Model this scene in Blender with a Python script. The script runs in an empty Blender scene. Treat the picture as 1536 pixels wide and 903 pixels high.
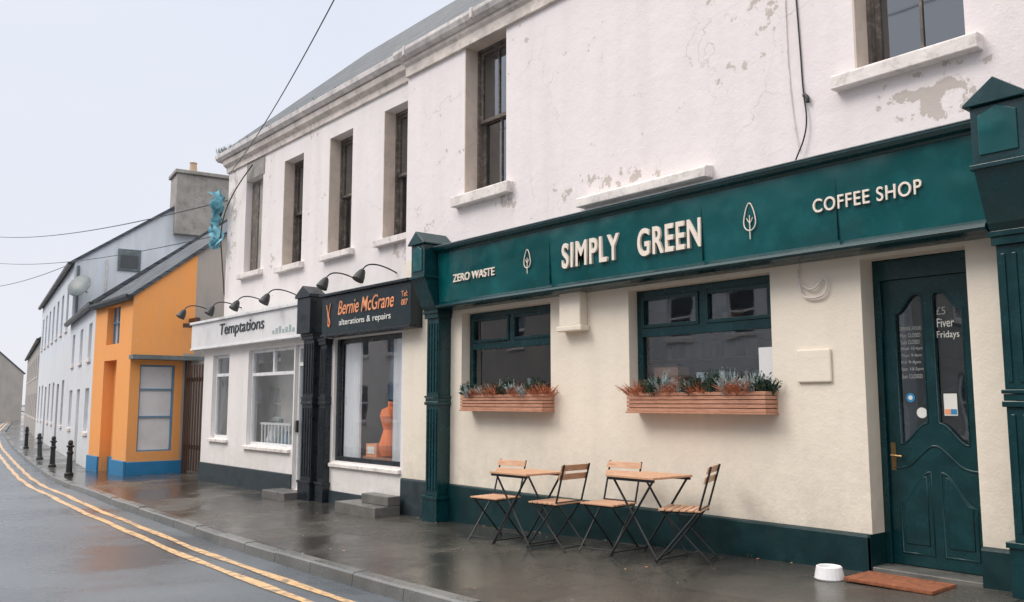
import bpy, bmesh, math, random
from mathutils import Vector, Matrix
random.seed(7)
sc=bpy.context.scene
COL=sc.collection
# ------------------------------------------------------------------ materials
def _n(nt,t,**k):
    n=nt.nodes.new(t)
    for a,b in k.items(): setattr(n,a,b)
    return n
def base(name):
    m=bpy.data.materials.new(name); m.use_nodes=True
    nt=m.node_tree; b=nt.nodes["Principled BSDF"]
    return m,nt,b
def coords(nt,scale=(1,1,1)):
    tc=_n(nt,"ShaderNodeTexCoord"); mp=_n(nt,"ShaderNodeMapping")
    mp.inputs["Scale"].default_value=scale
    nt.links.new(tc.outputs["Object"],mp.inputs[0]); return mp.outputs[0]
def noise(nt,vec,scale,detail=3,rough=.55):
    n=_n(nt,"ShaderNodeTexNoise"); n.inputs["Scale"].default_value=scale
    n.inputs["Detail"].default_value=min(detail,5); n.inputs["Roughness"].default_value=rough
    nt.links.new(vec,n.inputs["Vector"]); return n.outputs["Fac"]
def ramp(nt,fac,a,b,ca=(0,0,0,1),cb=(1,1,1,1)):
    r=_n(nt,"ShaderNodeValToRGB"); e=r.color_ramp.elements
    e[0].position=a; e[1].position=b; e[0].color=ca; e[1].color=cb
    nt.links.new(fac,r.inputs[0]); return r.outputs[0]
def mix(nt,fac,a,b,mode='MIX'):
    m=_n(nt,"ShaderNodeMix",data_type='RGBA',blend_type=mode)
    for i,v in ((0,fac),(6,a),(7,b)):
        if hasattr(v,"is_output"): nt.links.new(v,m.inputs[i])
        elif i==0: m.inputs[0].default_value=v
        else: m.inputs[i].default_value=(v[0],v[1],v[2],1)
    return m.outputs[2]
def mth(nt,op,a,b=0.0,clamp=False):
    m=_n(nt,"ShaderNodeMath",operation=op,use_clamp=clamp)
    for i,v in ((0,a),(1,b)):
        if hasattr(v,"is_output"): nt.links.new(v,m.inputs[i])
        else: m.inputs[i].default_value=v
    return m.outputs[0]
def bump(nt,b,h,dist=.01,strength=.5):
    n=_n(nt,"ShaderNodeBump"); n.inputs["Distance"].default_value=dist; n.inputs["Strength"].default_value=strength
    nt.links.new(h,n.inputs["Height"]); nt.links.new(n.outputs[0],b.inputs["Normal"]); return n.outputs[0]
def paint(name,col,rough=.5,var=.12,scale=3,bscale=40,bdist=.002,stretch=(1,1,1),metal=0,dirt=None,dirt_amt=.3,rvar=.1,spec=.5):
    m,nt,b=base(name); v=coords(nt,stretch)
    n1=noise(nt,v,scale,4); n2=noise(nt,v,bscale,2)
    lo=[c*(1-var) for c in col]; hi=[min(1,c*(1+var)) for c in col]
    c=mix(nt,ramp(nt,n1,.3,.7),lo,hi)
    if dirt:
        n3=noise(nt,v,scale*2.3,5,.65)
        c=mix(nt,mth(nt,'MULTIPLY',ramp(nt,n3,.5,.75),dirt_amt),c,dirt)
    nt.links.new(c,b.inputs["Base Color"])
    r=mth(nt,'ADD',mth(nt,'MULTIPLY',mth(nt,'SUBTRACT',n1,.5),rvar*4),rough,True)
    nt.links.new(r,b.inputs["Roughness"]); b.inputs["Metallic"].default_value=metal
    b.inputs["Specular IOR Level"].default_value=spec
    bump(nt,b,n2,bdist,.5)
    return m
def wall_mat(name,upper,lower,split,peel=.6,peelcol=(.36,.31,.27),seed=0,zdirt=-.2,stain=.10,spots=(),th=.86):
    m,nt,b=base(name)
    tc=_n(nt,"ShaderNodeTexCoord"); mp=_n(nt,"ShaderNodeMapping"); mp.inputs["Location"].default_value=(seed,seed*.7,seed*.3)
    nt.links.new(tc.outputs["Object"],mp.inputs[0]); v=mp.outputs[0]
    sep=_n(nt,"ShaderNodeSeparateXYZ"); nt.links.new(tc.outputs["Object"],sep.inputs[0]); z=sep.outputs[2]
    zz=mth(nt,'GREATER_THAN',z,split)
    c=mix(nt,zz,lower,upper)
    mp2=_n(nt,"ShaderNodeMapping"); mp2.inputs["Scale"].default_value=(2.5,2.5,.35); nt.links.new(v,mp2.inputs[0])
    st=ramp(nt,noise(nt,mp2.outputs[0],1.6,5,.6),.42,.75)
    c=mix(nt,mth(nt,'MULTIPLY',st,stain*2.2),c,(.42,.38,.34))
    bl=ramp(nt,noise(nt,v,.9,4,.6),.35,.7)
    c=mix(nt,mth(nt,'MULTIPLY',bl,stain),c,(.55,.47,.42))
    zd=_n(nt,"ShaderNodeMapRange"); nt.links.new(z,zd.inputs[0]); zd.inputs[1].default_value=zdirt+.9; zd.inputs[2].default_value=zdirt; zd.clamp=True
    dn=ramp(nt,noise(nt,v,6,5,.7),.35,.7)
    c=mix(nt,mth(nt,'MULTIPLY',mth(nt,'MULTIPLY',zd.outputs[0],dn),.35),c,(.3,.29,.24))
    if peel>0:
        n1=noise(nt,v,6.5,5,.62); cl=noise(nt,v,.8,2,.5)
        pm=mth(nt,'ADD',n1,mth(nt,'MULTIPLY',cl,.45))
        for sx,sz,rx,rzz,amt in spots:
            dx=mth(nt,'MULTIPLY',mth(nt,'SUBTRACT',sep.outputs[0],sx),1/rx); dz_=mth(nt,'MULTIPLY',mth(nt,'SUBTRACT',z,sz),1/rzz)
            d2=mth(nt,'ADD',mth(nt,'MULTIPLY',dx,dx),mth(nt,'MULTIPLY',dz_,dz_))
            q=mth(nt,'MULTIPLY',mth(nt,'SUBTRACT',1.0,d2,True),amt); pm=mth(nt,'ADD',pm,q)
        pk=ramp(nt,pm,th,th+.012)
        halo=mth(nt,'MULTIPLY',ramp(nt,pm,th-.05,th+.01),mth(nt,'MULTIPLY',zz,.25)); c=mix(nt,halo,c,(.60,.52,.46))
        pk=mth(nt,'MULTIPLY',pk,mth(nt,'MULTIPLY',zz,peel))
        c=mix(nt,pk,c,mix(nt,n1,[x*.8 for x in peelcol],[x*1.5 for x in peelcol]))
        vo=_n(nt,"ShaderNodeTexVoronoi",feature='DISTANCE_TO_EDGE'); vo.inputs["Scale"].default_value=.75
        nz=_n(nt,"ShaderNodeTexNoise"); nz.inputs["Scale"].default_value=3; nz.inputs["Detail"].default_value=4; nt.links.new(v,nz.inputs["Vector"])
        va=_n(nt,"ShaderNodeVectorMath",operation='ADD'); nt.links.new(v,va.inputs[0])
        vs=_n(nt,"ShaderNodeVectorMath",operation='SCALE'); nt.links.new(nz.outputs["Color"],vs.inputs[0]); vs.inputs["Scale"].default_value=.4
        nt.links.new(vs.outputs[0],va.inputs[1]); nt.links.new(va.outputs[0],vo.inputs["Vector"])
        ck=mth(nt,'LESS_THAN',vo.outputs["Distance"],.003)
        ck=mth(nt,'MULTIPLY',ck,ramp(nt,bl,.4,.8)); ck=mth(nt,'MULTIPLY',ck,mth(nt,'MULTIPLY',zz,.35))
        c=mix(nt,ck,c,(.3,.27,.26))
    nt.links.new(c,b.inputs["Base Color"]); b.inputs["Roughness"].default_value=.75
    b.inputs["Specular IOR Level"].default_value=.3
    h=mth(nt,'ADD',mth(nt,'MULTIPLY',noise(nt,v,60,2),.25),noise(nt,v,5,3))
    bump(nt,b,h,.014,.6)
    return m
def glass_mat(name,tint=(.55,.6,.62),refl=.2,rough=.02):
    m=bpy.data.materials.new(name); m.use_nodes=True; nt=m.node_tree; nt.nodes.clear()
    o=_n(nt,"ShaderNodeOutputMaterial"); t=_n(nt,"ShaderNodeBsdfTransparent"); t.inputs[0].default_value=(*tint,1)
    g=_n(nt,"ShaderNodeBsdfGlossy"); g.inputs["Color"].default_value=(.92,.96,1,1); g.inputs["Roughness"].default_value=rough
    lw_=_n(nt,"ShaderNodeLayerWeight"); lw_.inputs[0].default_value=.5
    fac=mth(nt,'ADD',mth(nt,'MULTIPLY',mth(nt,'POWER',lw_.outputs["Facing"],3.0),.8),refl,True)
    v=coords(nt); bp=_n(nt,"ShaderNodeBump"); bp.inputs["Distance"].default_value=.01; bp.inputs["Strength"].default_value=.2
    nt.links.new(noise(nt,v,2.0,1),bp.inputs["Height"]); nt.links.new(bp.outputs[0],g.inputs["Normal"])
    mx=_n(nt,"ShaderNodeMixShader"); nt.links.new(fac,mx.inputs[0]); nt.links.new(t.outputs[0],mx.inputs[1]); nt.links.new(g.outputs[0],mx.inputs[2])
    nt.links.new(mx.outputs[0],o.inputs[0]); return m
def wet_mat(name,dark,light,scale=1.2,slab=False,r0=.07,r1=.45,fine=90,gum=False,bd=.006,wt=.5):
    m,nt,b=base(name); v=coords(nt)
    n1=noise(nt,v,scale,5,.62); n2=noise(nt,v,scale*.35,3,.5); nf=noise(nt,v,fine,2,.6)
    c=mix(nt,ramp(nt,n1,.32,.68),dark,light)
    c=mix(nt,mth(nt,'MULTIPLY',ramp(nt,nf,.4,.75),.55),c,[x*1.9 for x in light])
    wet=ramp(nt,mth(nt,'ADD',mth(nt,'MULTIPLY',n2,.6),mth(nt,'MULTIPLY',n1,.4)),wt-.08,wt+.06)
    c=mix(nt,mth(nt,'MULTIPLY',wet,.6),c,[x*.6 for x in dark])
    if slab:
        br=_n(nt,"ShaderNodeTexBrick"); br.offset=0; br.inputs["Scale"].default_value=1
        br.inputs["Mortar Size"].default_value=.01; br.inputs["Brick Width"].default_value=2.4; br.inputs["Row Height"].default_value=1.45
        br.inputs["Color1"].default_value=(1,1,1,1); br.inputs["Color2"].default_value=(.72,.72,.72,1); br.inputs["Mortar"].default_value=(.25,.25,.25,1)
        nt.links.new(v,br.inputs["Vector"]); c=mix(nt,.85,c,br.outputs["Color"],'MULTIPLY')
    if gum:
        vo=_n(nt,"ShaderNodeTexVoronoi"); vo.inputs["Scale"].default_value=3.6; nt.links.new(v,vo.inputs["Vector"])
        gm=mth(nt,'LESS_THAN',vo.outputs["Distance"],.045); c=mix(nt,mth(nt,'MULTIPLY',gm,.6),c,(.28,.28,.26))
    nt.links.new(c,b.inputs["Base Color"])
    rr=_n(nt,"ShaderNodeMapRange"); nt.links.new(wet,rr.inputs[0]); rr.inputs[3].default_value=r1; rr.inputs[4].default_value=r0
    nt.links.new(rr.outputs[0],b.inputs["Roughness"]); b.inputs["Specular IOR Level"].default_value=.6
    bmp=_n(nt,"ShaderNodeMapRange"); nt.links.new(wet,bmp.inputs[0]); bmp.inputs[3].default_value=.6; bmp.inputs[4].default_value=.18
    n=_n(nt,"ShaderNodeBump"); n.inputs["Distance"].default_value=bd; nt.links.new(bmp.outputs[0],n.inputs["Strength"])
    nt.links.new(mth(nt,'ADD',nf,n1),n.inputs["Height"]); nt.links.new(n.outputs[0],b.inputs["Normal"])
    return m
def slate_mat(name,c1,c2):
    m,nt,b=base(name)
    tc=_n(nt,"ShaderNodeTexCoord"); sp=_n(nt,"ShaderNodeSeparateXYZ"); nt.links.new(tc.outputs["Object"],sp.inputs[0])
    cb=_n(nt,"ShaderNodeCombineXYZ"); nt.links.new(sp.outputs[0],cb.inputs[0]); nt.links.new(sp.outputs[2],cb.inputs[1])
    br=_n(nt,"ShaderNodeTexBrick"); br.inputs["Scale"].default_value=1; br.inputs["Brick Width"].default_value=.28; br.inputs["Row Height"].default_value=.16
    br.inputs["Mortar Size"].default_value=.01
    br.inputs["Color1"].default_value=(*c1,1); br.inputs["Color2"].default_value=(*c2,1); br.inputs["Mortar"].default_value=(.02,.02,.02,1)
    nt.links.new(cb.outputs[0],br.inputs["Vector"])
    c=mix(nt,mth(nt,'MULTIPLY',ramp(nt,noise(nt,tc.outputs["Object"],3,5),.5,.7),.5),br.outputs[0],(.15,.16,.13))
    nt.links.new(c,b.inputs["Base Color"]); b.inputs["Roughness"].default_value=.6; b.inputs["Specular IOR Level"].default_value=.25
    bump(nt,b,br.outputs["Fac"],.01,-.5); return m
def wood_mat(name,c1,c2,axis=(1,12,12)):
    m,nt,b=base(name); v=coords(nt,axis)
    n=noise(nt,v,5,5,.6); c=mix(nt,ramp(nt,n,.3,.7),c1,c2); nt.links.new(c,b.inputs["Base Color"])
    b.inputs["Roughness"].default_value=.45; bump(nt,b,n,.002,.5); return m

M={}
SP=((-4.25,5.2,.5,1.3,.135),(-8.15,3.82,.4,.28,.19),(-9.75,3.65,.6,.35,.15),(-3.1,3.8,.8,.2,.14),(-6.4,3.68,1.2,.22,.16),(-5.1,6.0,.6,.45,.12),(-2.9,3.62,.5,.2,.15))
M['wall']=wall_mat("painted_render_wall",(.85,.785,.785),(.86,.775,.655),3.3,peel=.65,seed=1.3,zdirt=.2,stain=.06,spots=SP,th=.92)
M['wall2']=wall_mat("old_white_render",(.84,.79,.78),(.83,.795,.78),3.2,peel=.6,seed=7.3,stain=.07,spots=((-10.8,3.75,.6,.4,.13),(-17.2,5.2,.4,1.5,.18),(-14,6.05,4,.2,.08)),th=.93)
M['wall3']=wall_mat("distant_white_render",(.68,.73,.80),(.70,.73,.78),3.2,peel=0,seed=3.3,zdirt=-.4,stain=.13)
M['wallg']=wall_mat("grey_cement_render",(.33,.32,.31),(.33,.32,.31),0,peel=0,seed=5,stain=.35)
M['orange']=wall_mat("orange_painted_render",(.90,.38,.11),(.90,.38,.11),0,peel=.3,peelcol=(.5,.3,.15),seed=9,zdirt=-.4,stain=.06,th=.94)
M['blue']=paint("blue_paint",(.02,.20,.42),.5,dirt=(.1,.12,.12))
M['plinth']=paint("dark_green_plinth",(.001,.026,.031),.38,.3,4,60,.003,dirt=(.02,.05,.05),dirt_amt=.4)
M['plinthL']=paint("dark_slate_plinth",(.022,.036,.045),.5,.3,4,60,.003,dirt=(.08,.09,.09),dirt_amt=.4)
M['sill']=paint("painted_stone_sill",(.78,.72,.69),.7,.12,4,30,.006,dirt=(.36,.32,.29),dirt_amt=.75)
M['cornice']=paint("weathered_cornice",(.68,.61,.56),.7,.2,3,20,.01,dirt=(.28,.25,.22),dirt_amt=.65)
M['gutter']=paint("cast_gutter",(.66,.62,.60),.5,.2,3,30,.003,dirt=(.25,.24,.22),dirt_amt=.6)
M['green']=paint("teal_gloss_paint",(.001,.076,.082),.17,.22,1.6,1.3,.07,dirt=(.012,.15,.155),dirt_amt=.6,rvar=.1)
M['green2']=paint("dark_teal_gloss_paint",(.001,.034,.041),.25,.25,5,50,.002,dirt=(.02,.07,.075),dirt_amt=.25)
M['cream']=paint("cream_letter",(.86,.76,.66),.5,.04)
M['white']=paint("white_upvc",(.80,.80,.81),.3,.05,dirt=(.5,.5,.5),dirt_amt=.2)
M['whiteboard']=paint("white_sign_board",(.76,.75,.76),.35,.06,1.5,1.5,.01,dirt=(.5,.48,.46),dirt_amt=.3)
M['black']=paint("black_paint",(.012,.018,.024),.3,.3,5,50,.002)
M['blacksign']=paint("black_sign_board",(.008,.022,.03),.25,.2,2,2,.008)
M['iron']=paint("black_iron",(.014,.017,.020),.4,.2,8,90,.001)
M['sash']=paint("weathered_sash_wood",(.12,.10,.085),.6,.4,6,50,.004,dirt=(.38,.33,.29),dirt_amt=.7)
M['reveal']=paint("reveal_render",(.66,.56,.48),.8,.1,3,30,.006,dirt=(.42,.36,.31),dirt_amt=.5)
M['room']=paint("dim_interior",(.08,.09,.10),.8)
M['roomw']=paint("pale_interior",(.48,.47,.46),.8)
M['curtain']=paint("net_curtain",(.86,.87,.89),.9,.04,2,40,.004,(12,12,.3))
M['glass']=glass_mat("window_glass",(.62,.68,.71),.15)
M['glassb']=glass_mat("shop_glass",(.95,.965,.97),.11)
M['glassu']=glass_mat("old_window_glass",(.45,.5,.55),.24,.04)
M['pave']=wet_mat("wet_pavement_concrete",(.044,.042,.038),(.12,.112,.097),1.5,True,.09,.38,70,True,.012,.47)
M['road']=wet_mat("wet_asphalt",(.075,.09,.105),(.13,.15,.17),.9,False,.2,.45,110,False,.014,.5)
M['kerb']=wet_mat("wet_kerb_stone",(.10,.105,.10),(.19,.19,.185),2.5,False,.15,.45)
M['ground']=paint("ground_soil",(.12,.13,.10),.9)
M['slate']=slate_mat("slate_roof",(.06,.072,.09),(.10,.115,.135))
M['wood']=wood_mat("oiled_teak",(.50,.26,.15),(.70,.43,.27),(12,2,12))
M['wood2']=wood_mat("slatted_cedar",(.42,.19,.115),(.62,.33,.22),(2,12,12))
M['heather']=paint("dry_heather",(.50,.20,.11),.8,.5,30)
M['leaf']=paint("dark_evergreen_leaf",(.035,.07,.045),.6,.5,30)
M['silver']=paint("silver_leaf",(.36,.44,.44),.7,.3,30)
M['soil']=paint("soil",(.03,.022,.015),.9)
M['coir']=paint("coir_mat",(.27,.095,.045),.95,.4,25,200,.008)
M['bluecloth']=paint("blue_cloth",(.16,.42,.52),.6,.35,6,30,.004)
M['orangecloth']=paint("orange_cloth",(.9,.2,.03),.7)
M['gatewood']=wood_mat("brown_gate_wood",(.05,.028,.022),(.10,.055,.04),(12,12,1))
M['stone']=paint("concrete_step",(.15,.145,.135),.35,.25,4,40,.006,dirt=(.06,.06,.055),dirt_amt=.6)
M['brass']=paint("brass",(.30,.20,.10),.35,.1,metal=.9)
M['bluesticker']=paint("blue_sticker",(.03,.25,.5),.4)
M['bluegrey']=paint("blue_grey_frame",(.12,.27,.42),.5)
M['lead']=paint("lead_flashing",(.13,.16,.17),.4,.3,5,20,.01)
M['signorange']=paint("orange_letter",(.88,.36,.18),.5,.04)
M['signwhite']=paint("white_letter",(.8,.8,.76),.5,.04)
M['chalk']=paint("chalk_lettering",(.42,.43,.42),.9,.3,60)
M['signdark']=paint("dark_letter",(.03,.04,.05),.4,.04)
M['stonechim']=paint("cement_chimney",(.33,.31,.29),.85,.2,2,20,.02,dirt=(.14,.13,.12),dirt_amt=.7)
M['terracotta']=paint("terracotta",(.45,.32,.22),.8)
def yellow_mat():
    m,nt,b=base("worn_yellow_paint"); v=coords(nt)
    w=ramp(nt,noise(nt,v,9,5,.75),.46,.60)
    c=mix(nt,mth(nt,'MULTIPLY',w,.8),(.78,.50,.25),(.14,.14,.14)); nt.links.new(c,b.inputs["Base Color"])
    b.inputs["Roughness"].default_value=.35; bump(nt,b,noise(nt,v,120,2),.004,.5); return m
M['yellow']=yellow_mat()
# ------------------------------------------------------------------ mesh builder
class MB:
    def __init__(s): s.v=[];s.f=[];s.m=[];s.mats=[]
    def mi(s,k):
        if k not in s.mats: s.mats.append(k)
        return s.mats.index(k)
    def face(s,pts,k):
        i=len(s.v); s.v+= [tuple(p) for p in pts]; s.f.append(tuple(range(i,i+len(pts)))); s.m.append(s.mi(k))
    def solid(s,pts,faces,k):
        i=len(s.v); s.v+=[tuple(p) for p in pts]; q=s.mi(k)
        for f in faces: s.f.append(tuple(a+i for a in f)); s.m.append(q)
    def box(s,x0,x1,y0,y1,z0,z1,k):
        p=[(x0,y0,z0),(x1,y0,z0),(x1,y1,z0),(x0,y1,z0),(x0,y0,z1),(x1,y0,z1),(x1,y1,z1),(x0,y1,z1)]
        s.solid(p,[(0,3,2,1),(4,5,6,7),(0,1,5,4),(1,2,6,5),(2,3,7,6),(3,0,4,7)],k)
    def prof(s,pts,x0,x1,k):
        n=len(pts); p=[(x0,a,b) for a,b in pts]+[(x1,a,b) for a,b in pts]
        s.solid(p,[tuple(range(n)),tuple(range(2*n-1,n-1,-1))]+[(i,(i+1)%n,(i+1)%n+n,i+n) for i in range(n)],k)
    def profy(s,pts,y0,y1,k):
        n=len(pts); p=[(a,y0,b) for a,b in pts]+[(a,y1,b) for a,b in pts]
        s.solid(p,[tuple(range(n)),tuple(range(2*n-1,n-1,-1))]+[(i,(i+1)%n,(i+1)%n+n,i+n) for i in range(n)],k)
    def tube(s,p,q,r,k,n=8,r2=None):
        p=Vector(p);q=Vector(q); d=(q-p).normalized(); a=d.orthogonal().normalized(); b=d.cross(a); r2=r if r2 is None else r2
        P=[p+(a*math.cos(t)+b*math.sin(t))*r for t in [2*math.pi*i/n for i in range(n)]]
        P+=[q+(a*math.cos(t)+b*math.sin(t))*r2 for t in [2*math.pi*i/n for i in range(n)]]
        s.solid(P,[tuple(range(n))[::-1],tuple(range(n,2*n))]+[(i,(i+1)%n,(i+1)%n+n,i+n) for i in range(n)],k)
    def lathe(s,prof,k,c=(0,0,0),n=20):
        P=[];F=[]
        for r,z in prof:
            for i in range(n):
                t=2*math.pi*i/n; P.append((c[0]+r*math.cos(t),c[1]+r*math.sin(t),c[2]+z))
        for j in range(len(prof)-1):
            for i in range(n): F.append((j*n+i,j*n+(i+1)%n,(j+1)*n+(i+1)%n,(j+1)*n+i))
        F.append(tuple(range(n))[::-1]); F.append(tuple(range((len(prof)-1)*n,len(prof)*n)))
        s.solid(P,F,k)
    def wall(s,x0,x1,z0,z1,holes,k,y=0.,d=.22,rk=None):
        rk=rk or k
        xs=sorted({x0,x1,*[h[0] for h in holes],*[h[1] for h in holes]}); zs=sorted({z0,z1,*[h[2] for h in holes],*[h[3] for h in holes]})
        for i in range(len(xs)-1):
            for j in range(len(zs)-1):
                cx=(xs[i]+xs[i+1])/2; cz=(zs[j]+zs[j+1])/2
                if any(h[0]<cx<h[1] and h[2]<cz<h[3] for h in holes): continue
                s.face([(xs[i],y,zs[j]),(xs[i+1],y,zs[j]),(xs[i+1],y,zs[j+1]),(xs[i],y,zs[j+1])],k)
        for a,b,c,e in holes:
            s.face([(a,y,c),(a,y+d,c),(a,y+d,e),(a,y,e)],rk); s.face([(b,y,c),(b,y+d,c),(b,y+d,e),(b,y,e)],rk)
            s.face([(a,y,e),(a,y+d,e),(b,y+d,e),(b,y,e)],rk); s.face([(a,y,c),(a,y+d,c),(b,y+d,c),(b,y,c)],rk)
    def room(s,x0,x1,z0,z1,y0,y1,k):
        a,b,c,e=x0-.25,x1+.25,z0-.1,z1+.1
        s.face([(a,y1,c),(b,y1,c),(b,y1,e),(a,y1,e)],k); s.face([(a,y0,c),(a,y1,c),(a,y1,e),(a,y0,e)],k)
        s.face([(b,y0,c),(b,y1,c),(b,y1,e),(b,y0,e)],k); s.face([(a,y0,e),(a,y1,e),(b,y1,e),(b,y0,e)],k); s.face([(a,y0,c),(a,y1,c),(b,y1,c),(b,y0,c)],k)
    def make(s,name,parent=None,bevel=0,smooth=False,merge=True):
        me=bpy.data.meshes.new(name); me.from_pydata(s.v,[],s.f)
        for k in s.mats: me.materials.append(M[k])
        me.polygons.foreach_set("material_index",s.m)
        bm=bmesh.new(); bm.from_mesh(me)
        if merge: bmesh.ops.remove_doubles(bm,verts=bm.verts,dist=1e-5)
        bmesh.ops.recalc_face_normals(bm,faces=bm.faces); bm.to_mesh(me); bm.free()
        if smooth: me.polygons.foreach_set("use_smooth",[True]*len(me.polygons))
        o=bpy.data.objects.new(name,me); COL.objects.link(o)
        if parent: o.parent=parent
        if bevel:
            b=o.modifiers.new("bevel","BEVEL"); b.width=bevel; b.segments=2; b.limit_method='ANGLE'; b.angle_limit=.7
        return o
def empty(name,loc=(0,0,0),rz=0):
    e=bpy.data.objects.new(name,None); e.empty_display_size=.2; COL.objects.link(e); e.location=loc; e.rotation_euler=(0,0,rz); return e
def curve(name,pts,r,k,parent=None,cyclic=False,kind='NURBS'):
    cu=bpy.data.curves.new(name,'CURVE'); cu.dimensions='3D'; cu.bevel_depth=r; cu.bevel_resolution=2; cu.resolution_u=6
    sp=cu.splines.new(kind); sp.points.add(len(pts)-1)
    for i,p in enumerate(pts): sp.points[i].co=(*p,1)
    sp.use_cyclic_u=cyclic
    if kind=='NURBS': sp.order_u=3; sp.use_endpoint_u=not cyclic
    cu.materials.append(M[k]); o=bpy.data.objects.new(name,cu); COL.objects.link(o)
    if parent: o.parent=parent
    return o
def text(parent,name,body,x0,x1,z0,z1,y,k,ext=.012,off=0,shear=0,spacing=1.0):
    cu=bpy.data.curves.new(name,'FONT'); cu.body=body; cu.size=1; cu.offset=off; cu.shear=shear; cu.space_character=spacing; cu.materials.append(M[k])
    o=bpy.data.objects.new(name,cu); COL.objects.link(o); bpy.context.view_layer.update()
    bb=[Vector(c) for c in o.bound_box]; mx0=min(c.x for c in bb); mx1=max(c.x for c in bb); my0=min(c.y for c in bb); my1=max(c.y for c in bb)
    sx=(x1-x0)/(mx1-mx0); sy=(z1-z0)/(my1-my0)
    o.scale=(sx,sy,1); cu.extrude=ext; o.rotation_euler=(math.pi/2,0,0); o.location=(x0-mx0*sx,y,z0-my0*sy); o.parent=parent
    return o
def fill2d(name,splines,y,ext,k,parent,bev=.004):
    cu=bpy.data.curves.new(name,'CURVE'); cu.dimensions='2D'; cu.fill_mode='BOTH'; cu.extrude=ext; cu.bevel_depth=bev; cu.bevel_resolution=1
    for pts in splines:
        sp=cu.splines.new('POLY'); sp.points.add(len(pts)-1)
        for i,p in enumerate(pts): sp.points[i].co=(p[0],p[1],0,1)
        sp.use_cyclic_u=True
    cu.materials.append(M[k]); o=bpy.data.objects.new(name,cu); COL.objects.link(o); o.rotation_euler=(math.pi/2,0,0); o.location=(0,y,0)
    if parent: o.parent=parent
    return o
# ------------------------------------------------------------------ terrain functions
def lerp(tab,x):
    if x<=tab[0][0]: return tab[0][1]
    for (a,b),(c,d) in zip(tab,tab[1:]):
        if x<=c:
            t=(x-a)/(c-a); return b+(d-b)*t
    return tab[-1][1]
ZT=[(-400,-.42),(-24,-.42),(-21,-.38),(-18,-.27),(-10,-.23),(-9,-.20),(-3.2,-.01),(-2,.0),(60,.6)]
def zg(x): return sum(lerp(ZT,x+d) for d in (-.8,-.4,0,.4,.8))/5
KT=[(-400,64),(-150,23),(-90,9.5),(-60,3.7),(-41,.75),(-29.5,-.8),(-22.8,-1.65),(-16.6,-2.28),(-11.5,-2.48),(-8.4,-2.65),(-5,-2.88),(0,-3.05),(60,-3.2)]
def ky(x): return sum(lerp(KT,x+d) for d in (-2,-1,0,1,2))/5
def pz(x,y): return zg(x)+.02*min(0,y-(0 if x>-24 else ky(x)+2.2))
XS=[-400,-300,-220,-150,-110,-90,-75,-60,-50]+[-45+i*.5 for i in range(int(57/.5)+1)]+[16,22,30,45,60]
def sheet(name,rows,k):
    mb=MB(); R=[rows(x) for x in XS]; m=len(R[0])
    pts=[(x,y,z) for x,r in zip(XS,R) for y,z in r]
    F=[(i*m+j,(i+1)*m+j,(i+1)*m+j+1,i*m+j+1) for i in range(len(XS)-1) for j in range(m-1)]
    mb.solid(pts,F,k); return mb.make(name,smooth=True,merge=False)
KW=.14
def back(x): return max(4,ky(x)+7) if x<-24 else 4
sheet("pavement",lambda x:[(ky(x)+KW+(back(x)-ky(x)-KW)*t,pz(x,ky(x)+KW+(back(x)-ky(x)-KW)*t)) for t in (0,.1,.2,.3,.4,.5,.6,.8,1)],'pave')
RW=6.6
def rz(x,t): return pz(x,ky(x))-.11+.05*math.sin(math.pi*min(1,max(0,t)))
sheet("road",lambda x:[(ky(x)+.02-(RW)*t,rz(x,t)) for t in (0,.05,.1,.2,.35,.5,.65,.8,.9,1)],'road')
sheet("opposite_pavement",lambda x:[(ky(x)-RW,rz(x,1)-.15),(ky(x)-RW,rz(x,1)+.11),(ky(x)-RW-1.2,rz(x,1)+.13),(ky(x)-RW-3.5,rz(x,1)+.15)],'pave')
g=MB(); g.face([(-900,-900,-.75),(900,-900,-.75),(900,900,-.75),(-900,900,-.75)],'ground'); g.make("ground")
for nm,o1 in (("yellow_line",.30),("yellow_line",.56)):
    w=.10
    sheet(nm,lambda x,o1=o1:[(ky(x)-o1+.012*math.sin(x*3.1),rz(x,o1/RW)+.006),(ky(x)-o1-w+.012*math.sin(x*2.7),rz(x,(o1+w)/RW)+.006)],'yellow')
kb=MB(); x=-60.
while x<12:
    L=.9; g_=.009; j=random.uniform(-.007,.007); a=x+g_; b=x+L
    P=[]
    for xx in (a,b):
        t=pz(xx,ky(xx))+.003+j
        P+=[(xx,ky(xx),t-.2),(xx,ky(xx)+.012,t-.015),(xx,ky(xx)+.035,t),(xx,ky(xx)+KW+.004,t+.002),(xx,ky(xx)+KW+.004,t-.2)]
    kb.solid(P,[(0,1,2,3,4),(9,8,7,6,5),(0,5,6,1),(1,6,7,2),(2,7,8,3),(3,8,9,4)],'kerb'); x+=L
kb.make("kerb")
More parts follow.
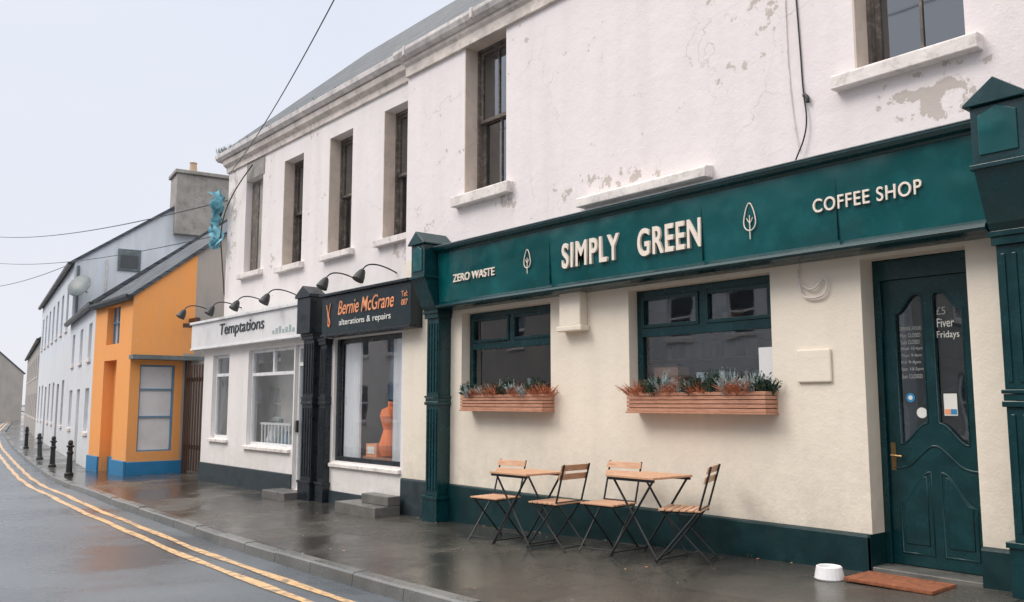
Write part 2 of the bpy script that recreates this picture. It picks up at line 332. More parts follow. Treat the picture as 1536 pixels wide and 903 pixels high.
# ------------------------------------------------------------------ sash windows
def sash(mb,x0,x1,z0,z1,y,fk='sash',gk='glassu',bars=1,lowbars=1,curt=None):
    zm=(z0+z1)/2; w=.045
    mb.box(x0,x0+.05,y,y+.12,z0,z1,fk); mb.box(x1-.05,x1,y,y+.12,z0,z1,fk); mb.box(x0+.05,x1-.05,y,y+.12,z1-.05,z1,fk); mb.box(x0+.05,x1-.05,y,y+.12,z0,z0+.05,fk)
    a,b=x0+.052,x1-.052
    for (c,e,yy,nb) in ((zm-.02,z1-.052,y+.03,bars),(z0+.052,zm+.02,y+.075,lowbars)):
        mb.box(a,a+w,yy,yy+.035,c,e,fk); mb.box(b-w,b,yy,yy+.035,c,e,fk)
        mb.box(a+w,b-w,yy,yy+.035,e-w,e,fk); mb.box(a+w,b-w,yy,yy+.035,c,c+w,fk)
        for i in range(nb):
            xc=a+(b-a)*(i+1)/(nb+1); mb.box(xc-.011,xc+.011,yy+.002,yy+.033,c+w,e-w,fk)
        mb.face([(a+w,yy+.02,c+w),(b-w,yy+.02,c+w),(b-w,yy+.02,e-w),(a+w,yy+.02,e-w)],gk)
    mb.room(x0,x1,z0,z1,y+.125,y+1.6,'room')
    if curt:
        mb.box(x0+.06,x1-.06,y+.2,y+.21,z0+curt*(z1-z0),z1-.03,'curtain')
def sill(mb,x0,x1,z0,z1,k='sill',d=.11):
    mb.prof([(.2,z0),(-d,z0),(-d,z1-.02),(-d+.015,z1-.008),(.2,z1+.01)],x0,x1,k)
# ------------------------------------------------------------------ COFFEE SHOP building
cs=empty("coffee_shop_building")
XL,XR=-10.35,4.0
U=[(-8.97,-8.10,4.01,6.05),(-3.51,-2.62,4.05,6.08),(.4,1.27,4.05,6.08)]
G=[(-9.0,-7.3,1.36,2.45),(-6.1,-4.4,1.36,2.46)]
DR=(-3.55,-2.72,-.35,2.47)
G2=(-1.6,1.2,1.0,2.46)
mb=MB(); mb.wall(XL,XR,-.5,6.25,U+G+[DR,G2],'wall',0,.2)
mb.face([(XL,0,-.5),(XL,6.5,-.5),(XL,6.5,6.25),(XL,0,6.25)],'wall'); mb.face([(XL,0,6.25),(XL,7,6.25),(XL,3.5,9.7)],'wall')
mb.face([(XR,0,-.5),(XR,7,-.5),(XR,7,6.25),(XR,0,6.25)],'wall'); mb.face([(XL,7,-.5),(XR,7,-.5),(XR,7,6.25),(XL,7,6.25)],'wall'); mb.face([(XR,0,6.25),(XR,7,6.25),(XR,3.5,9.7)],'wall')
mb.make("walls",cs)
mb=MB(); mb.prof([(-.16,6.40),(3.5,9.78),(7.1,6.40),(7.1,6.30),(3.5,9.66),(-.12,6.30)],XL-.1,XR+.1,'slate')
mb.make("roof",cs)
mb=MB()
mb.prof([(-.002,6.02),(-.05,6.02),(-.05,6.16),(-.09,6.2),(-.09,6.25),(-.002,6.25)],XL,XR,'cornice')
mb.prof([(-.002,6.25),(-.12,6.25),(-.17,6.28),(-.20,6.34),(-.20,6.39),(-.185,6.39),(-.18,6.34),(-.15,6.31),(-.002,6.31)],XL-.12,XR,'gutter')
for xx in (-10.2,-8.6,-6.9,-5.2,-3.5): mb.box(xx,xx+.05,-.215,-.0,6.262,6.40,'gutter')
mb.make("cornice_and_gutter",cs,.004)
mb=MB()
for u in U: sash(mb,u[0]+.004,u[1]-.004,u[2]+.002,u[3]-.002,.2)
for a,b,c,e in U:
    mb.box(a+.001,a+.02,-.001,.2,c+.002,e-.002,'reveal')
    mb.box(a+.02,b-.001,-.001,.2,e-.02,e-.001,'reveal')
mb.make("upper_windows",cs)
mb=MB()
for a,b in ((-9.13,-7.96),(-3.68,-2.5),(.25,1.42)): sill(mb,a,b,3.86 if a<-5 else 3.92,4.01 if a<-5 else 4.05)
mb.prof([(-.002,3.44),(-.13,3.44),(-.13,3.53),(-.11,3.55),(-.002,3.57)],-6.74,-4.98,'sill')
mb.make("window_sills",cs,.008)
mb=MB()
mb.prof([(-.001,.265),(-.035,.255),(-.04,.24),(-.04,-.5),(-.001,-.5)],-9.23,-3.55,'plinth')
mb.prof([(-.001,.275),(-.035,.265),(-.04,.25),(-.04,-.5),(-.001,-.5)],-2.72,-2.44,'plinth')
mb.prof([(-.001,.265),(-.035,.255),(-.04,.24),(-.04,-.5),(-.001,-.5)],XL,-9.5,'plinthL')
mb.box(-3.57,-3.548,-.04,.25,-.5,.265,'plinth')
mb.make("plinth",cs)
def shopwin(mb,x0,x1,z0,z1,zt,y=.13,fk='green2',gk='glass'):
    w=.075; d=.07
    mb.box(x0+.002,x0+w,y,y+d,z0,z1-.002,fk); mb.box(x1-w,x1-.002,y,y+d,z0,z1-.002,fk)
    mb.box(x0+w,x1-w,y,y+d,z1-w,z1-.002,fk); mb.box(x0+w,x1-w,y,y+d,z0,z0+w,fk)
    mb.box(x0+w,x1-w,y-.005,y+d,zt-.045,zt+.045,fk); xm=(x0+x1)/2
    mb.box(xm-.04,xm+.04,y-.004,y+d,zt+.045,z1-w,fk)
    for a,b in ((x0+w,xm-.04),(xm+.04,x1-w)):
        c,e=zt+.045,z1-w; f=.035
        mb.box(a,a+f,y-.018,y+.04,c,e,fk); mb.box(b-f,b,y-.018,y+.04,c,e,fk); mb.box(a+f,b-f,y-.018,y+.04,c,c+f,fk); mb.box(a+f,b-f,y-.018,y+.04,e-f,e,fk)
        mb.face([(a+f,y+.02,c+f),(b-f,y+.02,c+f),(b-f,y+.02,e-f),(a+f,y+.02,e-f)],gk)
    mb.face([(x0+w,y+.03,z0+w),(x1-w,y+.03,z0+w),(x1-w,y+.03,zt-.045),(x0+w,y+.03,zt-.045)],gk)
mb=MB()
for g_ in G: shopwin(mb,g_[0],g_[1],g_[2],g_[3],2.02)
shopwin(mb,*G2,2.02)
mb.make("ground_floor_windows",cs,.004)
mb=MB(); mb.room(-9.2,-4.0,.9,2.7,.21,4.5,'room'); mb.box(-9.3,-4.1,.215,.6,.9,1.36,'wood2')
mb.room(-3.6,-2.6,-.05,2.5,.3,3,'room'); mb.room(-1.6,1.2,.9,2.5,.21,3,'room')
mb.box(-5.98,-5.66,.24,.42,1.37,1.66,'wood2')
mb.lathe([(.05,0),(.08,.03),(.075,.14),(.055,.2),(.06,.24)],'curtain',(-5.42,.32,1.36))
for q in (-8.6,-8.05,-5.15,-4.9): mb.lathe([(.04,0),(.06,.03),(.05,.12),(.03,.18),(.03,.24)],'roomw',(q,.34,1.36))
mb.box(-4.62,-4.47,.118,.121,1.42,1.80,'white')
for q in (-7.9,-5.6):
    mb.tube((q,1.2,2.75),(q,1.2,2.3),.006,'iron'); mb.lathe([(.03,.2),(.06,.16),(.16,.0),(.15,.0)],'signorange',(q,1.2,2.12))
for z_ in (1.5,1.85,2.2):
    mb.box(-9.2,-6.9,2.4,2.6,z_,z_+.03,'wood'); mb.box(-6.7,-4.2,2.4,2.6,z_,z_+.03,'wood')
    for q in range(16):
        xx=-9.1+q*.3+random.uniform(-.05,.05); hh=random.uniform(.1,.22); mb.box(xx,xx+random.uniform(.08,.2),2.42,2.55,z_+.032,z_+.032+hh,random.choice(['roomw','curtain','wood2','signorange','leaf','silver']))
for q in (-8.3,-6.9,-5.3): mb.box(q,q+.45,1.2,1.25,1.2,1.75,'wood')
mb.make("interior",cs)
ip=MB()
mb=MB()
mb.box(-7.03,-6.70,-.12,-.001,2.14,2.56,'wall'); mb.box(-7.06,-6.67,-.14,-.001,2.08,2.14,'wall')
mb.box(-4.15,-3.83,-.03,-.001,1.47,1.75,'wall')
mb.make("vent_boxes",cs,.012)
curve("cable_loop",[(-4.1,-.015,2.52),(-4.1,-.03,2.25),(-4.02,-.03,2.18),(-3.86,-.03,2.19),(-3.82,-.03,2.3),(-3.86,-.03,2.36),(-3.9,-.03,2.3),(-3.98,-.04,2.24),(-4.06,-.03,2.3)],.009,'sill',cs)
curve("wall_cable",[(-4.03,-.012,6.2),(-4.04,-.012,5.3),(-4.0,-.012,4.4),(-3.99,-.012,4.0),(-3.95,-.03,3.78),(-3.97,-.04,3.6),(-4.06,-.05,3.42),(-4.1,-.06,3.33)],.007,'iron',cs)
curve("wall_cable_thin",[(-4.12,-.01,6.2),(-4.14,-.01,5.0),(-4.12,-.01,3.9),(-4.05,-.02,3.5)],.006,'sill',cs)
curve("cable_drop",[(-3.98,-.02,3.98),(-3.93,-.03,3.96),(-3.94,-.03,3.9)],.018,'iron',cs)
# ------------------------------------------------------------------ front door
dz=.02; DX0,DX1=-3.50,-2.76
mb=MB()
mb.box(-3.549,DX0,.2,.34,dz,2.468,'green2'); mb.box(DX1,-2.721,.2,.34,dz,2.468,'green2'); mb.box(DX0,DX1,.2,.34,2.30,2.468,'green2')
mb.box(-3.549,-2.721,-.03,.36,-.3,dz,'stone')
mb.make("door_frame",cs,.006)
xm=(DX0+DX1)/2
def sm(t): return .5-.5*math.cos(math.pi*t)
def arcs(sgn):
    xi=xm+sgn*.04; xo=xm+sgn*.265; P=[]
    for i in range(11):      # ogee head, high near the meeting stile
        t=i/10; P.append((xi+(xo-xi)*t, 2.17-.15*sm(max(0,(t-.25)/.75))-(.02 if i==0 else 0)))
    for i in range(11):      # swept foot, low at the outside
        t=i/10; P.append((xo+(xi-xo)*t, .97+.17*sm(t)))
    return P
L=arcs(-1); R=arcs(1)
fill2d("door_leaf",[[(DX0+.003,dz+.01),(DX1-.003,dz+.01),(DX1-.003,2.297),(DX0+.003,2.297)],L,R],.26,.022,'green2',cs,.006)
curve("door_moulding",[(p[0],.236,p[1]) for p in L],.011,'green2',cs,True,'POLY'); curve("door_moulding",[(p[0],.236,p[1]) for p in R],.011,'green2',cs,True,'POLY')
mb=MB()
mb.face([(DX0+.05,.262,.85),(DX1-.05,.262,.85),(DX1-.05,.262,2.25),(DX0+.05,.262,2.25)],'glass')
mb.box(DX0+.04,DX1-.04,.275,.28,.85,2.25,'blacksign')
mb.make("door_glass",cs)
for sgn in (-1,1):
    xi=xm+sgn*.04; xo=xm+sgn*.29; P=[(xi,.12),(xo,.12),(xo,.48)]
    for i in range(11):
        t=i/10; P.append((xo-sgn*.25*t,.50+.26*sm(t)))
    curve("door_lower_moulding",[(a,.236,b) for a,b in P],.012,'green2',cs,True,'POLY')
    cx=sum(a for a,b in P)/len(P); cz=sum(b for a,b in P)/len(P)
    fill2d("door_raised_panel",[[(cx+(a-cx)*.72,cz+(b-cz)*.82) for a,b in P]],.238,.008,'green2',cs,.006)
curve("door_rail_moulding",[(DX0+.05,.236,.78),(xm-.22,.236,.78),(xm-.12,.236,.88),(xm,.236,.99),(xm+.12,.236,.88),(xm+.22,.236,.78),(DX1-.05,.236,.78)],.012,'green2',cs)
mb=MB(); mb.box(DX0+.02,DX0+.06,.228,.236,.76,.98,'brass'); mb.tube((DX0+.04,.235,.88),(DX0+.04,.19,.88),.009,'brass'); mb.tube((DX0+.04,.19,.88),(DX0+.13,.185,.875),.009,'brass'); mb.make("door_handle",cs)
mb=MB(); mb.lathe([(.042,0),(.042,.002)],'signwhite',(0,0,0),24); o=mb.make("round_sticker",cs); o.rotation_euler=(math.pi/2,0,0); o.location=(xm-.095,.258,1.22)
mb=MB(); mb.lathe([(.036,0),(.036,.002)],'bluesticker',(0,0,0),24); mb.lathe([(.018,.003),(.018,.004)],'signwhite',(0,0,0),24); o=mb.make("blue_sticker",cs); o.rotation_euler=(math.pi/2,0,0); o.location=(xm-.18,.258,1.34)
mb=MB(); mb.box(xm+.08,xm+.18,.256,.259,1.20,1.37,'signwhite'); mb.box(xm+.085,xm+.13,.254,.256,1.21,1.25,'signorange'); mb.box(xm+.13,xm+.175,.254,.256,1.21,1.25,'bluesticker'); mb.make("notice",cs)
text(cs,"chalk_price","£5",xm+.06,xm+.13,1.99,2.05,.259,'chalk',.001)
text(cs,"chalk_text","Fiver",xm+.06,xm+.19,1.89,1.96,.259,'signwhite',.001)
text(cs,"chalk_text","Fridays",xm+.055,xm+.225,1.79,1.86,.259,'signwhite',.001)
for i,t in enumerate(["OPENING HOURS","Mon: CLOSED","Tues: CLOSED","Wed: 10-4pm","Thur: 9-4pm","Fri: 9-4pm","Sat: 10-5pm","Sun: CLOSED"]):
    text(cs,"chalk_hours",t,xm-.24,xm-.065-.01*(i%3),1.88-i*.055,1.912-i*.055,.259,'chalk',.0005)
# ------------------------------------------------------------------ shopfront sign
sg=empty("shop_sign")
SX0,SX1=-9.2,-2.46
mb=MB()
mb.prof([(-.002,2.56),(-.22,2.56),(-.25,3.24),(-.002,3.24)],SX0,SX1,'green')
mb.make("fascia_board",sg)
mb=MB()
mb.prof([(-.002,2.50),(-.19,2.50),(-.27,2.515),(-.285,2.535),(-.27,2.56),(-.245,2.575),(-.218,2.60),(-.002,2.559)],SX0,SX1,'green2')
mb.prof([(-.002,3.241),(-.255,3.225),(-.27,3.245),(-.31,3.26),(-.33,3.29),(-.33,3.305),(-.002,3.36)],SX0,SX1,'green2')
mb.prof([(-.002,3.362),(-.335,3.307),(-.335,3.318),(-.002,3.375)],SX0,SX1,'lead')
mb.make("fascia_mouldings",sg,.003)
mb=MB()
for xx in (-7.05,-4.95,-3.6): mb.box(xx,xx+.004,-.2455,-.2,2.61,3.22,'green2')
mb.make("board_joints",sg)
fy=lambda z:-.22-.03*(z-2.56)/.68-.012
text(sg,"letters_zero_waste","ZERO WASTE",-8.86,-8.02,2.82,2.92,fy(2.87),'cream',.008,.012)
text(sg,"letters_simply","SIMPLY",-6.83,-5.98,2.75,3.03,fy(2.88),'cream',.016,.02,0,1.14)
text(sg,"letters_green","GREEN",-5.73,-4.95,2.74,3.02,fy(2.88),'cream',.016,.02,0,1.14)
text(sg,"letters_coffee_shop","COFFEE SHOP",-3.80,-2.90,2.86,2.975,fy(2.92),'cream',.008,.008,0,1.12)
def leaf(x,z,h,w):
    P=[]
    for i in range(24):
        t=2*math.pi*i/24; s=math.cos(t); P.append((x+w*math.sin(t)*(1-.35*s)*.9,fy(z),z+h*.5*s*(1 if s<0 else 1.25)))
    curve("leaf_emblem_outline",P,.006,'cream',sg,True,'POLY')
    curve("leaf_emblem_stem",[(x,fy(z),z-h*.85),(x,fy(z),z+h*.12)],.005,'cream',sg,False,'POLY')
    for s in (-1,1): curve("leaf_emblem_vein",[(x,fy(z),z-h*.22),(x+s*w*.5,fy(z),z+h*.02)],.004,'cream',sg,False,'POLY')
leaf(-7.42,2.93,.19,.06); leaf(-4.42,2.92,.22,.065)
def pilaster(name,x0,x1,zb,par,k='green2',top=2.5,y=-.2,cons=True):
    e=empty(name); e.parent=par if par else None
    mb=MB()
    mb.box(x0-.03,x1+.03,y-.03,-.001,zb,zb+.42,k); mb.box(x0-.045,x1+.045,y-.045,-.001,zb+.42,zb+.46,k)
    mb.box(x0,x1,y,-.001,zb+.46,1.27,k); mb.box(x0-.02,x1+.02,y-.02,-.001,1.27,1.31,k); mb.box(x0-.01,x1+.01,y-.01,-.001,1.312,1.36,k); mb.box(x0-.02,x1+.02,y-.02,-.001,1.362,1.39,k)
    mb.box(x0,x1,y,-.001,1.39,top-.1,k)
    n=4; w=(x1-x0)
    for i in range(n):
        a=x0+w*(.14+.72*i/(n-1))
        for c,d in ((zb+.52,1.22),(1.44,top-.16)): mb.box(a-.014,a+.014,y-.012,y-.0005,c,d,k)
    mb.box(x0-.02,x1+.02,y-.03,-.001,top-.1,top-.04,k); mb.box(x0-.035,x1+.035,y-.045,-.001,top-.04,top,k)
    mb.make("shaft",e,.004)
    if cons:
        mb=MB(); a,b=x0-.02,x1+.02; xc=(a+b)/2
        mb.prof([(-.001,top),(y-.04,top),(y-.08,top+.05),(y-.25,top+.42),(y-.25,top+.85),(-.001,top+.85)],a,b,k)
        mb.box(a-.02,b+.02,y-.27,-.001,top+.405,top+.44,k)
        P=[(a-.035,top+.852),(b+.035,top+.852),(b+.035,top+.87),(xc,top+1.03),(a-.035,top+.87)]
        mb.profy(P,y-.29,-.001,k)
        P=[(a+.05,top+.5),(b-.05,top+.5),(b-.05,top+.78),(xc,top+.84),(a+.05,top+.78)]
        mb.profy(P,y-.262,y-.2505,'green')
        mb.make("console_bracket",e,.006)
    return e
pilaster("pilaster_near",-2.43,-2.12,-.1,cs); pilaster("pilaster_far",-9.5,-9.235,-.35,cs)
# ------------------------------------------------------------------ TERRACE with two shops
tb=empty("white_terrace_building")
YL=.2
W=[(-16.58,-15.78,3.87,5.74),(-14.85,-14.06,3.80,5.78),(-13.09,-12.30,3.80,5.80),(-11.33,-10.55,3.80,5.82)]
mb=MB(); mb.wall(-17.5,XL-.002,2.4,6.32,W,'wall2',YL,.2)
mb.face([(-17.5,YL,-.5),(-17.5,7,-.5),(-17.5,7,6.32),(-17.5,YL,6.32)],'wall2'); mb.face([(-17.5,YL,6.32),(-17.5,7,6.32),(-17.5,3.6,9.6)],'wall2')
mb.make("upper_walls",tb)
mb=MB(); mb.prof([(.02,6.52),(3.6,9.75),(7.1,6.52),(7.1,6.42),(3.6,9.63),(.06,6.42)],-17.7,XL-.12,'slate'); mb.make("roof",tb)
mb=MB()
mb.prof([(YL-.002,6.1),(YL-.04,6.1),(YL-.05,6.2),(YL-.12,6.25),(YL-.14,6.34),(YL-.002,6.34)],-17.55,XL-.004,'cornice')
mb.prof([(YL-.002,6.34),(YL-.17,6.36),(YL-.22,6.41),(YL-.23,6.49),(YL-.215,6.49),(YL-.2,6.43),(YL-.17,6.4),(YL-.002,6.4)],-17.75,XL-.125,'gutter')
mb.make("cornice_and_gutter",tb,.004)
mb=MB()
for w_ in W[1:]: sash(mb,w_[0]+.003,w_[1]-.003,w_[2]+.002,w_[3]-.002,YL+.2,curt=.55 if w_[0]>-12 else None)
a,b,c,e=W[0]; mb.box(a+.002,b-.002,YL+.14,YL+.2,c,e,'stonechim'); mb.box(a+.03,a+.34,YL+.12,YL+.14,c+.02,e-.05,'sash')
mb.box(a+.02,b+.06,YL-.012,YL-.001,e+.001,6.09,'stonechim')
for w_ in W[1:]:
    mb.box(w_[0]+.001,w_[0]+.018,YL-.001,YL+.2,w_[2]+.002,w_[3]-.002,'reveal')
mb.make("upper_windows",tb)
mb=MB()
for w_ in W: mb.prof([(YL+.19,w_[2]-.13),(YL-.10,w_[2]-.13),(YL-.10,w_[2]-.03),(YL+.19,w_[2])],w_[0]-.12,w_[1]+.12,'sill')
mb.make("window_sills",tb,.008)
gs=empty("gift_shop_front")
TX0,TX1=-17.95,-13.2
win=[(-17.46,-16.62,.60,2.25),(-15.7,-13.8,.52,2.28)]
door=(-13.76,-13.24,-.14,2.28)
mb=MB(); mb.wall(TX0,TX1+.15,-.5,2.95,win+[door],'wall2',.0,.12)
mb.face([(TX0,0,-.5),(TX0,4,-.5),(TX0,4,2.95),(TX0,0,2.95)],'wall2'); mb.face([(TX0,0,2.95),(TX1+.15,0,2.95),(TX1+.15,.198,3.05),(TX0,.198,3.05)],'lead')
mb.box(TX0,-17.502,.198,4,2.9,3.0,'lead')
mb.make("shop_wall",gs)
mb=MB()
mb.box(-18.3,TX1-.02,-.16,-.001,2.42,2.92,'whiteboard'); mb.box(-18.33,TX1-.02,-.2,-.001,2.921,2.97,'white'); mb.box(-18.33,TX1-.02,-.175,-.001,2.385,2.419,'white')
mb.make("sign_board",gs,.004)
text(gs,"letters_gift_shop","Temptations",-16.75,-14.7,2.55,2.84,-.168,'signdark',.006,.0,.08)
mb=MB()
for q in range(7): mb.box(-14.35+q*.13,-14.27+q*.13,-.166,-.161,2.5,2.56+.03*(q%3),'silver')
mb.make("sign_artwork",gs)
mb=MB(); mb.prof([(-.001,.10),(-.03,.09),(-.035,-.5),(-.001,-.5)],TX0,door[0],'plinthL'); mb.make("plinth",gs)
mb=MB()
def upvc(mb,x0,x1,z0,z1,zt,y,div=1,fk='white'):
    w=.06; mb.box(x0+.001,x0+w,y,y+.06,z0,z1-.001,fk); mb.box(x1-w,x1-.001,y,y+.06,z0,z1-.001,fk); mb.box(x0+w,x1-w,y,y+.06,z1-w,z1-.001,fk); mb.box(x0+w,x1-w,y,y+.06,z0,z0+w,fk)
    if zt: mb.box(x0+w,x1-w,y-.004,y+.06,zt-.03,zt+.03,fk)
    if zt and div:
        xm=(x0+x1)/2; mb.box(xm-.03,xm+.03,y-.003,y+.06,zt+.03,z1-w,fk)
    mb.face([(x0+w,y+.03,z0+w),(x1-w,y+.03,z0+w),(x1-w,y+.03,z1-w),(x0+w,y+.03,z1-w)],'glassb')
upvc(mb,*win[0],1.85,.07,0); upvc(mb,*win[1],1.82,.07,1); upvc(mb,door[0],door[1],-.14,2.28,1.95,.06,0)
mb.box(door[0]+.02,door[0]+.08,.03,.06,.8,1.0,'iron')
mb.prof([(.1,.45),(-.06,.45),(-.06,.50),(.1,.53)],-15.78,-13.85,'sill'); mb.prof([(.1,.53),(-.06,.53),(-.06,.58),(.1,.605)],-17.52,-16.56,'sill')
mb.make("windows_and_door",gs,.003)
mb=MB(); mb.box(-17.6,-13.2,.50,.52,-.2,2.4,'roomw'); mb.box(-17.6,-13.2,.131,.498,2.3,2.32,'curtain'); mb.box(-17.6,-13.78,.131,.498,.3,.51,'curtain')
for i,(q,hh,kk) in enumerate(((-15.3,.35,'curtain'),(-15.0,.5,'silver'),(-14.7,.28,'bluegrey'),(-14.35,.42,'silver'),(-14.05,.3,'curtain'),(-17.2,.4,'silver'),(-16.9,.3,'bluegrey'))):
    mb.lathe([(.09,0),(.12,hh*.3),(.05,hh*.8),(.07,hh)],kk,(q,.34,.51))
for q in range(9): mb.box(-15.4+q*.14,-15.37+q*.14,.16,.18,.51,.9,'white')
mb.box(-15.45,-14.2,.16,.185,.9,.94,'white')
mb.make("interior",gs)
mb=MB(); mb.box(-14.0,-13.15,-.42,-.005,-.4,-.14,'stone'); mb.make("door_step",gs,.01)
ts=empty("alterations_shop_front")
BX0,BX1=-13.05,-10.352
bw=(-12.38,-10.42,.40,2.30)
mb=MB(); mb.wall(BX0,BX1,-.5,3.0,[bw],'wall2',.002,.12); mb.face([(BX0,.002,3.0),(BX1,.002,3.0),(BX1,.198,3.1),(BX0,.198,3.1)],'lead'); mb.make("shop_wall",ts)
mb=MB(); mb.box(-12.45,-9.9,-.2,-.001,2.36,2.96,'blacksign'); mb.box(-12.45,-9.9,-.26,-.001,2.961,3.0,'black'); mb.box(-12.45,-9.9,-.225,-.001,2.325,2.359,'black')
mb.make("sign_board",ts,.004)
text(ts,"letters_name","Bernie McGrane",-11.92,-10.32,2.64,2.86,-.206,'signorange',.004,.004,.25)
text(ts,"letters_subtitle","alterations & repairs",-11.88,-10.4,2.45,2.57,-.206,'signwhite',.003,.0)
text(ts,"letters_phone","Tel:\n087",-10.13,-9.97,2.64,2.84,-.206,'signorange',.003,.0)
curve("scissors_emblem",[(-12.28,-.21,2.82),(-12.21,-.21,2.62),(-12.23,-.21,2.5),(-12.18,-.21,2.47),(-12.16,-.21,2.55),(-12.23,-.21,2.66),(-12.15,-.21,2.84)],.01,'signorange',ts)
pilaster("black_pilaster",-13.14,-12.78,-.4,ts,'black',2.42,-.16,False)
mb=MB(); mb.box(-13.19,-12.73,-.27,-.001,2.42,3.0,'black'); mb.profy([(-13.22,3.001),(-12.70,3.001),(-12.70,3.05),(-12.96,3.2),(-13.22,3.05)],-.3,-.001,'black'); mb.make("console",ts,.006)
pilaster("black_pilaster_b",-12.66,-12.46,-.4,ts,'black',2.32,-.1,False)
mb=MB(); a,b,c,e=bw
mb.box(a+.001,a+.07,.05,.11,c,e-.001,'black'); mb.box(b-.07,b-.001,.05,.11,c,e-.001,'black'); mb.box(a+.07,b-.07,.05,.11,e-.08,e-.001,'black'); mb.box(a+.07,b-.07,.05,.11,c,c+.07,'black')
mb.face([(a+.07,.08,c+.07),(b-.07,.08,c+.07),(b-.07,.08,e-.08),(a+.07,.08,e-.08)],'glassb')
mb.prof([(.1,.31),(-.05,.31),(-.05,.36),(.1,.40)],-12.42,-10.40,'sill')
mb.prof([(-.001,-.06),(-.03,-.06),(-.035,-.5),(-.001,-.5)],-12.42,BX1,'plinthL')
mb.make("shop_window",ts,.004)
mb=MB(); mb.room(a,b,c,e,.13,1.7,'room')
def drape(x0,x1,y,z0,z1,folds,k='curtain'):
    n=folds*6; pts=[];F=[]
    for i in range(n+1):
        xx=x0+(x1-x0)*i/n; yy=y+.025*math.sin(i*math.pi/3)+.01*math.sin(i*.9)
        pts+=[(xx,yy,z0),(xx,yy,z1)]
    for i in range(n): F.append((2*i,2*i+2,2*i+3,2*i+1))
    mb.solid(pts,F,k)
drape(a+.08,a+.60,.155,c,e,6); drape(b-.46,b-.08,.16,c,e,5)
mb.lathe([(.14,0),(.18,.15),(.11,.38),(.17,.58),(.14,.68),(.05,.72),(.05,.8)],'orangecloth',(-11.15,.30,.52))
mb.box(-12.2,-10.5,.2,.8,.40,.49,'wood2'); mb.box(-11.72,-11.42,.22,.4,.49,.68,'signorange'); mb.box(-11.67,-11.47,.212,.22,.53,.64,'signwhite')
mb.tube((-11.9,.6,2.28),(-10.6,.6,2.28),.015,'iron')
for q,kk in ((-11.55,'bluegrey'),(-11.32,'black'),(-11.12,'orangecloth'),(-10.98,'wood')): mb.solid([(q-.14,.62,2.15),(q+.14,.66,2.15),(q+.17,.68,1.35),(q-.17,.6,1.35),(q-.14,.7,2.15),(q+.14,.74,2.15),(q+.17,.76,1.35),(q-.17,.7,1.35)],[(0,1,2,3),(7,6,5,4),(0,4,5,1),(1,5,6,2),(2,6,7,3),(3,7,4,0)],kk)
mb.make("interior",ts)
mb=MB(); mb.box(-11.35,-10.25,-.5,-.095,-.4,-.10,'stone'); mb.box(-10.95,-10.25,-.30,-.095,-.098,.03,'stone'); mb.make("door_step",ts,.01)
def lamp(x,z,y0=-.0):
    e=empty("gooseneck_wall_lamp")
    curve("arm",[(x,y0,z),(x,y0-.15,z+.06),(x,y0-.38,z+.1),(x,y0-.55,z+.06),(x,y0-.6,z-.04)],.011,'iron',e)
    mb=MB(); mb.lathe([(.03,.06),(.05,.03),(.075,-.04),(.09,-.12),(.08,-.12)],'iron',(0,0,0),16); mb.tube((0,.58,.04),(0,.6,.04),.04,'iron')
    o=mb.make("shade",e,smooth=False); o.location=(x,y0-.6,z-.06); o.rotation_euler=(-.5,0,0)
for x_ in (-17.6,-16.6,-15.4,-14.1): lamp(x_,3.17,.0 if x_<-17.5 else .2)
for x_ in (-12.0,-10.9): lamp(x_,3.22,.2)
# ------------------------------------------------------------------ ORANGE HOUSE
oh=empty("orange_house"); Y0=-.43; X1=-21.5; X0=-24.7
mb=MB()
mb.wall(X0,X1,-.6,3.9,[(-23.7,-22.6,-.6,2.35),(-23.6,-22.5,2.75,3.72)],'orange',Y0,.25)
mb.face([(-23.7,Y0+.25,-.6),(-22.6,Y0+.25,-.6),(-22.6,Y0+.25,2.35),(-23.7,Y0+.25,2.35)],'orange')
def gx(y0,y1,z0,z1,k,top=None):
    mb.face([(X1,y0,z0),(X1,y1,z0),(X1,y1,top[1] if top else z1),(X1,y0,top[0] if top else z1)],k)
wy0,wy1,wz0,wz1=-.2,.62,.15,2.2
sl=.78; rt=lambda y:3.9+(y-Y0)*sl
gx(Y0,wy0,-.6,wz1,'orange'); gx(wy1,.8,-.6,wz1,'orange'); gx(wy0,wy1,-.6,wz0,'orange'); gx(Y0,.8,wz1,2.5,'orange')
gx(.8,1.05,-.6,2.5,'wallg'); gx(Y0,1.05,2.5,0,'orange',(rt(Y0),rt(1.05))); gx(1.05,2.9,-.6,0,'wallg',(rt(1.05),rt(2.9))); gx(2.9,6.3,-.6,0,'wallg',(rt(2.9),rt(Y0)))
mb.face([(X1,wy0,wz0),(X1-.12,wy0,wz0),(X1-.12,wy0,wz1),(X1,wy0,wz1)],'orange'); mb.face([(X1,wy1,wz0),(X1-.12,wy1,wz0),(X1-.12,wy1,wz1),(X1,wy1,wz1)],'orange')
mb.face([(X1,wy0,wz0),(X1-.12,wy0,wz0),(X1-.12,wy1,wz0),(X1,wy1,wz0)],'orange')
mb.make("walls",oh)
mb=MB()
mb.prof([(Y0-.12,3.84),(2.9,rt(2.9)+.08),(6.4,3.84),(6.4,3.74),(2.9,rt(2.9)-.03),(Y0-.1,3.74)],X0,X1+.06,'slate'); mb.prof([(Y0-.2,3.80),(Y0-.13,3.72),(Y0-.02,3.74),(Y0-.02,3.82),(Y0-.2,3.86)],X0,X1+.08,'iron')
mb.make("roof",oh)
mb=MB()
x_=X1-.11
mb.face([(x_,wy0,wz0),(x_,wy1,wz0),(x_,wy1,wz1),(x_,wy0,wz1)],'whiteboard')
for a,b in ((wy0,wy0+.04),(wy1-.04,wy1)): mb.box(x_,x_+.05,a,b,wz0,wz1,'bluegrey')
